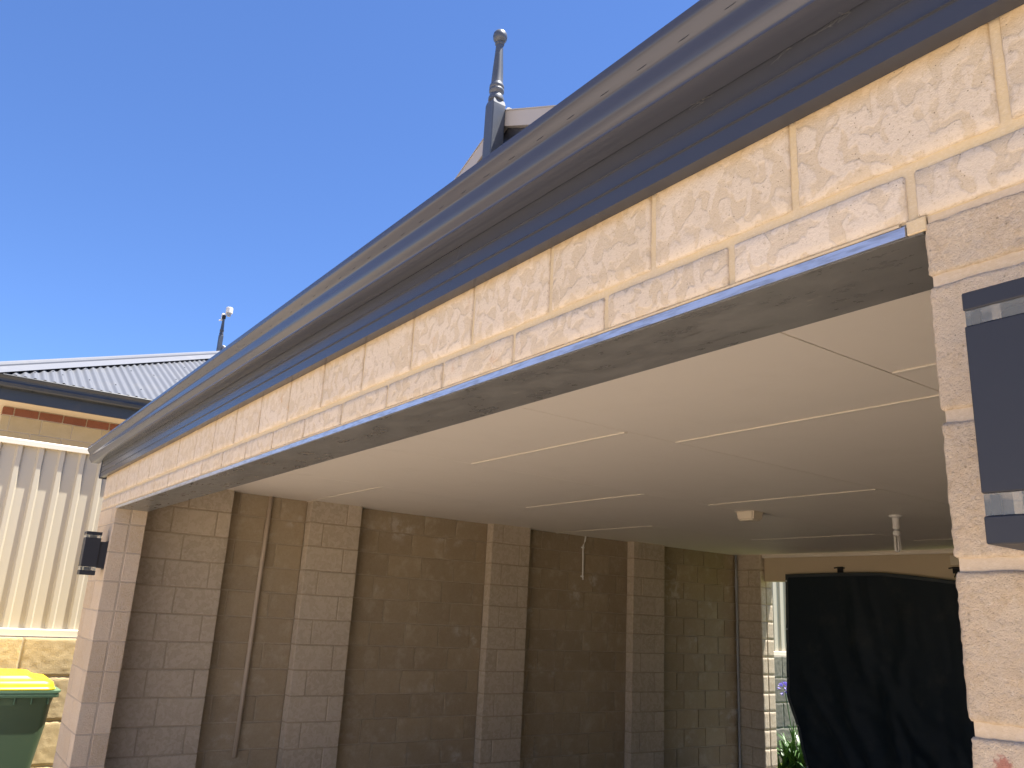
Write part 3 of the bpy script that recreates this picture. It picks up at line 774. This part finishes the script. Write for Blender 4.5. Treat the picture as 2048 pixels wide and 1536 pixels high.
def rail(name, prof):
    bm = bmesh.new(); a = [bm.verts.new((x, 0, z)) for x, z in prof]; b = [bm.verts.new((x, 14.6, z)) for x, z in prof]
    n = len(a); bm.faces.new(a); bm.faces.new(b[::-1])
    for j in range(n): bm.faces.new((a[j], a[(j+1) % n], b[(j+1) % n], b[j]))
    link(name, mesh_of(bm, name), M['fence_rail'], fence)
rail('top_rail', [(-0.047, 1.445-0.02), (-0.047, 1.455), (-0.035, 1.465), (0.020, 1.465), (0.032, 1.455), (0.032, 1.420), (0.027, 1.417), (0.027, 1.45), (-0.04, 1.45)])
rail('bottom_rail', [(-0.045, 0.002), (0.030, 0.002), (0.030, 0.050), (0.022, 0.056), (0.012, 0.056), (0.012, 0.046), (-0.045, 0.046)])

# ------------------------------------------------------------------ wheelie bin

bn = tag(empty('wheelie_bin', (-6.39, -0.32, 0)), 'green wheelie bin with a bright yellow lid beside the limestone wall', 'bin')
def frustum(bm, rows, r=0.05, seg=5):
    rings = []
    for z, hx, hy in rows:
        ring = []
        for (sx, sy, a0) in ((1, 1, 0), (-1, 1, 90), (-1, -1, 180), (1, -1, 270)):
            for q in range(seg):
                a = math.radians(a0 + 90*q/(seg-1)); ring.append(bm.verts.new((sx*(hx-r) + r*math.cos(a), sy*(hy-r) + r*math.sin(a), z)))
        rings.append(ring)
    n = len(rings[0])
    for a, b in zip(rings, rings[1:]):
        for k in range(n): bm.faces.new((a[k], a[(k+1) % n], b[(k+1) % n], b[k]))
    bm.faces.new(rings[0][::-1]); bm.faces.new(rings[-1])
bm = bmesh.new(); frustum(bm, [(0.06, 0.215, 0.24), (0.10, 0.222, 0.25), (0.55, 0.245, 0.283), (0.80, 0.255, 0.318), (0.93, 0.262, 0.325), (0.975, 0.268, 0.335)])
body = link('body', mesh_of(bm, 'body', True), M['green'], bn); body.modifiers.new('e', 'EDGE_SPLIT').split_angle = 0.7
bm = bmesh.new(); frustum(bm, [(0.976, 0.275, 0.345), (0.980, 0.288, 0.362), (0.995, 0.290, 0.365), (0.998, 0.285, 0.36), (1.006, 0.285, 0.36), (1.008, 0.291, 0.368), (1.022, 0.291, 0.37)], 0.045)
link('rim', mesh_of(bm, 'rim', True), M['green_rim'], bn).modifiers.new('e', 'EDGE_SPLIT').split_angle = 0.5
for k in range(7):
    yy = -0.3+0.1*k; box('rim_web', M['green_rim'], bn, -6.39+0.262, -6.39+0.280, -0.32+yy-0.003, -0.32+yy+0.003, 0.935, 0.9755)
bm = bmesh.new(); frustum(bm, [(1.0225, 0.282, 0.330), (1.032, 0.286, 0.336), (1.036, 0.284, 0.334), (1.038, 0.278, 0.328), (1.052, 0.276, 0.326), (1.072, 0.268, 0.318), (1.085, 0.25, 0.30), (1.090, 0.235, 0.25), (1.105, 0.228, 0.205), (1.118, 0.21, 0.19), (1.122, 0.19, 0.17)], 0.06, 6)
link('lid', mesh_of(bm, 'lid', True), M['yellow'], bn)
bm = bmesh.new(); tube(bm, [(-0.25, -0.40, 0.99), (-0.24, -0.42, 0.99), (0.24, -0.42, 0.99), (0.25, -0.40, 0.99)], 0.014, 8)
for sx in (-0.24, 0, 0.24): bbox(bm, sx-0.012, sx+0.012, -0.42, -0.36, 0.978, 1.0)
link('handle', mesh_of(bm, 'handle'), M['green_rim'], bn)
for sx in (-1, 1):
    bm = bmesh.new(); lathe(bm, [(0.055, -0.022), (0.09, -0.024), (0.10, -0.015), (0.10, 0.015), (0.09, 0.024), (0.055, 0.022)], n=24)
    bmesh.ops.rotate(bm, verts=bm.verts[:], cent=(0, 0, 0), matrix=Matrix.Rotation(math.radians(90), 3, 'Y'))
    link('wheel', mesh_of(bm, 'wheel'), M['rubber'], bn, (sx*0.25, -0.25, 0.10))
bm = bmesh.new(); tube(bm, [(-0.245, -0.25, 0.10), (0.245, -0.25, 0.10)], 0.01, 8); link('axle', mesh_of(bm, 'axle'), M['steel'], bn)
bm = bmesh.new()
bbox(bm, -0.2, 0.2, 0.14, 0.22, 0.0, 0.061); link('front_foot', mesh_of(bm, 'front_foot'), M['green'], bn)

# ------------------------------------------------------------------ neighbour's house
nh = tag(empty('neighbour_house', (-14.2, 6, 1.3)), 'cream brick house with a red brick band and grey corrugated hip roof', 'house')
NXE, NY0, NYE, NZ = -9.6, -0.47, -0.757, 3.85       # gutter line, wall corner, eave corner, gutter top
bm = bmesh.new(); bbox(bm, -18.4+14.2, -10.006+14.2, NY0-6+0.005, 9, 0, 3.618-1.3)
nw = link('wall', mesh_of(bm, 'wall'), M['mortar_n'], nh)
c = Courses(nw, M['n_brick'])
for r in range(13):
    zb = 3.503-0.172*r; za = zb-0.172
    off = -0.386 if r % 2 == 0 else -0.045-0.315+0.2
    ys = [NY0] + [off+0.3135*k for k in range(0, 30) if NY0+0.02 < off+0.3135*k < 4.0] + [4.0]
    for a, b in zip(ys, ys[1:]): c.add(-10.09, -10.0, a+(0.005 if a != NY0 else 0), b-0.005, za+0.005, zb-0.005)
c.finish()
c2 = Courses(nw, M['red'])
ys = [NY0] + [-0.36+0.2445*k for k in range(0, 18)] + [4.0]
for a, b in zip(ys, ys[1:]): c2.add(-10.095, -9.994, a+(0.006 if a != NY0 else 0), b-0.006, 3.508, 3.592)
for o in nw.children:
    if o.data.materials and o.data.materials[0] == M['red'] and o.get('kind') is None: o['label'] = 'red brick of the band under the eave'
c2.finish()
box('eave_lining', M['plastic'], nh, -10.3, NXE-0.02, NYE+0.02, 15, 3.604, 3.612)
box('eave_lining', M['plastic'], nh, -18.8, -10.302, NYE+0.02, NY0+0.01, 3.604, 3.612)
box('fascia', M['n_gutter'], nh, NXE-0.035, NXE-0.012, NYE+0.05, 15, 3.595, 3.79)
ngp = [(0.0, 3.85), (0.004, 3.842), (0.0, 3.832), (-0.018, 3.805), (-0.02, 3.785), (-0.012, 3.765), (-0.02, 3.735), (-0.03, 3.722), (-0.12, 3.722), (-0.12, 3.84), (-0.117, 3.84), (-0.117, 3.726), (-0.035, 3.727), (-0.012, 3.842)]
bm = bmesh.new()
a = [bm.verts.new((NXE+0.1+x+14.2, NYE-6, z-1.3)) for x, z in ngp]; b = [bm.verts.new((NXE+0.1+x+14.2, 15-6, z-1.3)) for x, z in ngp]
for k in range(len(a)): bm.faces.new((a[k], a[(k+1) % len(a)], b[(k+1) % len(a)], b[k]))
link('gutter', mesh_of(bm, 'gutter'), M['n_gutter'], nh)
box('gutter', M['n_gutter'], nh, -18.9, NXE+0.09, NYE-0.10, NYE-0.001, 3.722, 3.85)
# roof plane facing the carport: corrugated, cut by the hip
RIDX, NS, HR = -14.2, 0.47, 0.88
def nroof_z(x): return 3.858 + NS*(NXE+0.05-x)
bm = bmesh.new(); pitch = 0.094; prev = None
yy = NYE
GYn = 2.9
FHX = NXE+0.05-(GYn-NYE)/HR
while yy < 15.0:
    t = yy - NYE
    tmax = NXE+0.05-RIDX if yy > GYn else max(t/HR, 0.001)
    tmax = min(tmax, NXE+0.05-RIDX)
    ph = 0.013*math.sin(2*math.pi*yy/pitch)
    lap = 0.004 if (yy % 0.762) < 0.02 else 0
    row = [bm.verts.new((NXE+0.05-q*tmax+14.2, yy-6, nroof_z(NXE+0.05-q*tmax)+ph+lap-1.3)) for q in (0, 1)]
    if prev: bm.faces.new((prev[0], row[0], row[1], prev[1]))
    prev = row; yy += pitch/8
ro = link('corrugated_sheet', mesh_of(bm, 'corrugated_sheet', True), M['roof'], nh)
# far plane and hip end, so that the roof is whole
bm = bmesh.new()
def P(x, y, z): return bm.verts.new((x+14.2, y-6, z-1.3))
bm.faces.new([P(-18.85, NYE, 3.858), P(-18.85, 15, 3.858), P(RIDX, 15, nroof_z(RIDX)), P(RIDX, GYn, nroof_z(RIDX)), P(2*RIDX-FHX, GYn, nroof_z(FHX))])
bm.faces.new([P(NXE+0.05, NYE, 3.858), P(-18.85, NYE, 3.858), P(2*RIDX-FHX, GYn, nroof_z(FHX)), P(FHX, GYn, nroof_z(FHX))])
link('roof_sheet', mesh_of(bm, 'roof_sheet'), M['roof'], nh)
# hip capping
p0 = Vector((NXE+0.05, NYE, 3.87)); p1 = Vector((FHX, GYn, nroof_z(FHX)+0.012))
d = (p1-p0).normalized(); sidev = d.cross(Vector((0, 0, 1))).normalized(); nrm = sidev.cross(d)
if nrm.z < 0: nrm = -nrm
bm = bmesh.new(); Off = Vector((14.2, -6, -1.3))
# flange lying on the visible plane (direction in that plane, perpendicular to hip)
pn = Vector((NS, 0, 1)).normalized(); inpl = pn.cross(d).normalized()
if inpl.y < 0: inpl = -inpl
pts = [p0 + inpl*0.19 + pn*0.018, p0 + inpl*0.045 + pn*0.03]
roll = [p0 + nrm*0.03 + (inpl*math.cos(a)*0.035 + nrm*math.sin(a)*0.035) for a in [math.radians(q) for q in (-20, 20, 60, 100, 140, 180, 220)]]
sec = pts + roll + [p0 - sidev*0.0 - Vector((0.12, 0.0, 0.0)) - nrm*0.0]
v0 = [bm.verts.new(q + Off) for q in sec]; v1 = [bm.verts.new(q + (p1-p0) + Off) for q in sec]
for k in range(len(sec)-1): bm.faces.new((v0[k], v0[k+1], v1[k+1], v1[k]))
hc = link('hip_cap', mesh_of(bm, 'hip_cap'), M['cap'], nh)
q = hc.modifiers.new('t', 'SOLIDIFY'); q.thickness = 0.003
# roof screws, one per second rib under the hip cap and two rows over the sheet
bm = bmesh.new()
def screw(x, y):
    z = nroof_z(x) + 0.011
    q = Vector((x, y, z)) + Off
    bmesh.ops.create_cone(bm, cap_ends=True, segments=6, radius1=0.008, radius2=0.006, depth=0.02, matrix=Matrix.Translation(q))
k = 0; yy = math.floor(NYE/pitch)*pitch + pitch/4
while yy < 6:
    t = yy - NYE
    if t > 0.35 and yy < GYn:
        if k % 2 == 0: screw(NXE+0.05-(t-0.30)/HR, yy)
    if k % 3 == 0:
        for tt in (0.35, 1.25, 2.15, 3.05):
            if t/HR > tt + 0.4: screw(NXE+0.05-tt, yy)
    yy += pitch; k += 1
tag(link('roof_screws', mesh_of(bm, 'roof_screws'), M['n_gutter'], nh), kind='stuff')
# gablet
az = nroof_z(RIDX) + 0.05
gb = (az - (nroof_z(FHX)))/NS
def nprism(name, outline, y0, y1, mat):
    bm = bmesh.new(); a = [bm.verts.new((x+14.2, y0-6, z-1.3)) for x, z in outline]; b = [bm.verts.new((x+14.2, y1-6, z-1.3)) for x, z in outline]
    n = len(a); bm.faces.new(a); bm.faces.new(b[::-1])
    for k in range(n): bm.faces.new((a[k], a[(k+1) % n], b[(k+1) % n], b[k]))
    return link(name, mesh_of(bm, name), mat, nh)
nprism('gable_panel', [(RIDX-gb, az-gb*NS-0.1), (RIDX+gb, az-gb*NS-0.1), (RIDX, az-0.06)], GYn-0.02, GYn+0.02, M['n_gutter'])
for s_ in (-1, 1):
    nprism('barge_board', [(RIDX+0.002*s_, az), (RIDX+s_*gb, az-gb*NS), (RIDX+s_*gb, az-gb*NS-0.09), (RIDX+0.002*s_, az-0.09)], GYn-0.06, GYn-0.021, M['barge'])
fpost = finial(nh, RIDX+14.2, GYn-0.11-6, az+0.60-1.3, M['finial'], knob=False)

# weather sensor on that finial
ws = tag(empty('weather_sensor', (RIDX, GYn-0.11, az+0.52)), 'white weather sensor clamped to the far roof finial', 'weather sensor')
bm = bmesh.new(); lathe(bm, [(0.030, -0.03), (0.034, -0.02), (0.034, 0.035)], n=16); link('mast_clamp', mesh_of(bm, 'mast_clamp'), M['black'], ws)
bm = bmesh.new(); lathe(bm, [(0.045, 0.075), (0.062, 0.078), (0.062, 0.175), (0.055, 0.182), (0.04, 0.183)], 0.07, 0.06, 18); link('rain_gauge', mesh_of(bm, 'rain_gauge'), M['white'], ws)
bm = bmesh.new(); lathe(bm, [(0.035, 0.02), (0.038, 0.074)], 0.07, 0.06, 14); link('sensor_base', mesh_of(bm, 'sensor_base'), M['grey_pipe'], ws)
bm = bmesh.new(); bbox(bm, -0.085, -0.035, -0.03, 0.02, -0.05, 0.09, 0.006); link('sensor_box', mesh_of(bm, 'sensor_box'), M['white'], ws)
bm = bmesh.new(); tube(bm, [(-0.09, -0.01, -0.02), (-0.16, -0.03, -0.02)], 0.008, 6); bbox(bm, -0.175, -0.155, -0.04, -0.02, -0.03, -0.008); link('wind_vane', mesh_of(bm, 'wind_vane'), M['white'], ws)
bm = bmesh.new(); tube(bm, [(-0.05, 0, 0.062), (0.07, 0.06, 0.072)], 0.012, 6); link('cross_arm', mesh_of(bm, 'cross_arm'), M['white'], ws)

# ------------------------------------------------------------------ next house up the street (mirrored in the gutter)
sh = tag(empty('street_house', (-29, -4, 2.0)), 'brown brick house further up the street past the neighbour', 'house')
bm = bmesh.new(); bbox(bm, -5, 5, -6, 5.5, -0.8, 2.7); link('wall', mesh_of(bm, 'wall'), M['red'], sh)
bm = bmesh.new(); e = [bm.verts.new(q) for q in ((-5.5, -6.5, 2.7), (5.5, -6.5, 2.7), (5.5, 6, 2.7), (-5.5, 6, 2.7))]; t1 = bm.verts.new((0, -1.2, 5.1)); t2 = bm.verts.new((0, 0.7, 5.1))
for q in ((e[0], e[1], t1), (e[1], e[2], t2, t1), (e[2], e[3], t2), (e[3], e[0], t1, t2), (e[3], e[2], e[1], e[0])): bm.faces.new(q)
link('roof', mesh_of(bm, 'roof'), M['n_gutter'], sh)
for yy in (-4, -0.5, 3): box('window', M['glass'], sh, -24.02, -23.99, -4+yy-0.7, -4+yy+0.7, 2.9, 4.2)

# ------------------------------------------------------------------ garden behind
def blade(bm, base, az_, L, w, lean, droop):
    prevs = None; n = 7; p_ = Vector(base); el = math.radians(90-lean); dirh = Vector((math.cos(az_), math.sin(az_), 0)); sd = Vector((-math.sin(az_), math.cos(az_), 0))
    for k in range(n+1):
        t = k/n; ww = w*(1-t**2.2)*0.5 + 0.0008
        cur = [bm.verts.new(p_ + sd*ww), bm.verts.new(p_ - sd*ww + Vector((0, 0, 0)))]
        if prevs: bm.faces.new((prevs[0], cur[0], cur[1], prevs[1]))
        prevs = cur
        p_ = p_ + (dirh*math.cos(el) + Vector((0, 0, math.sin(el))))*(L/n); el -= math.radians(droop/n)
def clump(name, loc, n, L, label, flower=None, seed=1):
    rnd = random.Random(seed)
    root = tag(empty(name, loc), label, 'plant')
    bm = bmesh.new()
    for k in range(n):
        a = rnd.uniform(0, 2*math.pi); q = (rnd.gauss(0, 0.09), rnd.gauss(0, 0.09), 0)
        blade(bm, q, a, L*rnd.uniform(0.6, 1.1), rnd.uniform(0.022, 0.034), rnd.uniform(5, 45), rnd.uniform(40, 120))
    link('leaves', mesh_of(bm, 'leaves', True), M['leaf'], root)
    for fx, fy, fz in flower or ():
        bm = bmesh.new(); tube(bm, [(0, 0, 0), (fx*0.5, fy*0.5, fz*0.55), (fx, fy, fz)], 0.006, 6); st = link('stem', mesh_of(bm, 'stem'), M['leaf'], root)
        bm = bmesh.new()
        for k in range(26):
            v = Vector((rnd.gauss(0, 1), rnd.gauss(0, 1), rnd.gauss(0.3, 0.8))).normalized()
            o_ = v.orthogonal().normalized(); e_ = Vector((fx, fy, fz)) + v*0.045; t_ = Vector((fx, fy, fz)) + v*0.10
            w_ = v.cross(o_)
            for q in range(4):
                aa = math.pi*q/2; dd = (o_*math.cos(aa) + w_*math.sin(aa))*0.022; ee = (o_*math.cos(aa+0.7) + w_*math.sin(aa+0.7))*0.012
                bm.faces.new([bm.verts.new(e_), bm.verts.new(e_*0.5+t_*0.5+ee), bm.verts.new(t_+dd), bm.verts.new(e_*0.5+t_*0.5-ee)])
        link('flower_head', mesh_of(bm, 'flower_head'), M['petal'], st)
    return root
clump('agapanthus', (-6.45, 8.55, 0), 110, 0.75, 'agapanthus clump with a lilac flower head by the limestone wall', [(-0.15, 0.0, 0.93)], 3)
clump('agapanthus', (-6.35, 9.15, 0), 90, 0.7, 'agapanthus clump without flowers behind the flowering one', None, 5)
clump('weed', (-6.80, 0.17, 0.0), 16, 0.55, 'straggly weed growing against the limestone wall beside the bin', None, 9)
# lawn blades where the lawn shows
bm = bmesh.new(); rnd = random.Random(4)
for k in range(9000):
    x, y_ = rnd.uniform(-6.8, -4.6), rnd.uniform(7.0, 9.4)
    h = rnd.uniform(0.025, 0.06); a = rnd.uniform(0, 6.28); w_ = 0.004
    dx, dy = math.cos(a)*w_, math.sin(a)*w_; lx, ly = rnd.gauss(0, 0.015), rnd.gauss(0, 0.015)
    bm.faces.new([bm.verts.new((x-dx, y_-dy, -0.003)), bm.verts.new((x+dx, y_+dy, -0.003)), bm.verts.new((x+lx, y_+ly, h))])
tag(link('grass', mesh_of(bm, 'grass'), M['grass']), 'short mown grass behind the carport', 'grass', kind='stuff')

# ------------------------------------------------------------------ cobwebs under the gutter
for i, (wx, lab) in enumerate(((-0.165, 'wispy cobweb thread under the gutter above the coarse pier'), (-0.34, 'tangled cobweb tuft under the gutter'), (-0.075, 'dusty cobweb clump in the gutter corner nearest the coarse pier'))):
    rnd = random.Random(20+i); bm = bmesh.new()
    for k in range(3 if i == 0 else 9):
        p_ = Vector((wx + rnd.gauss(0, 0.006 if i == 0 else 0.012), -0.033, 2.536)); pts = [p_]
        for q in range(4): pts.append(pts[-1] + Vector((rnd.gauss(0, 0.006), -abs(rnd.gauss(0, 0.003)), -rnd.uniform(0.001, 0.006 if i else 0.009))))
        tube(bm, pts, 0.00014, 4)
    tag(link('cobweb', mesh_of(bm, 'cobweb'), M['web']), lab, 'cobweb', 'cobwebs under the gutter')
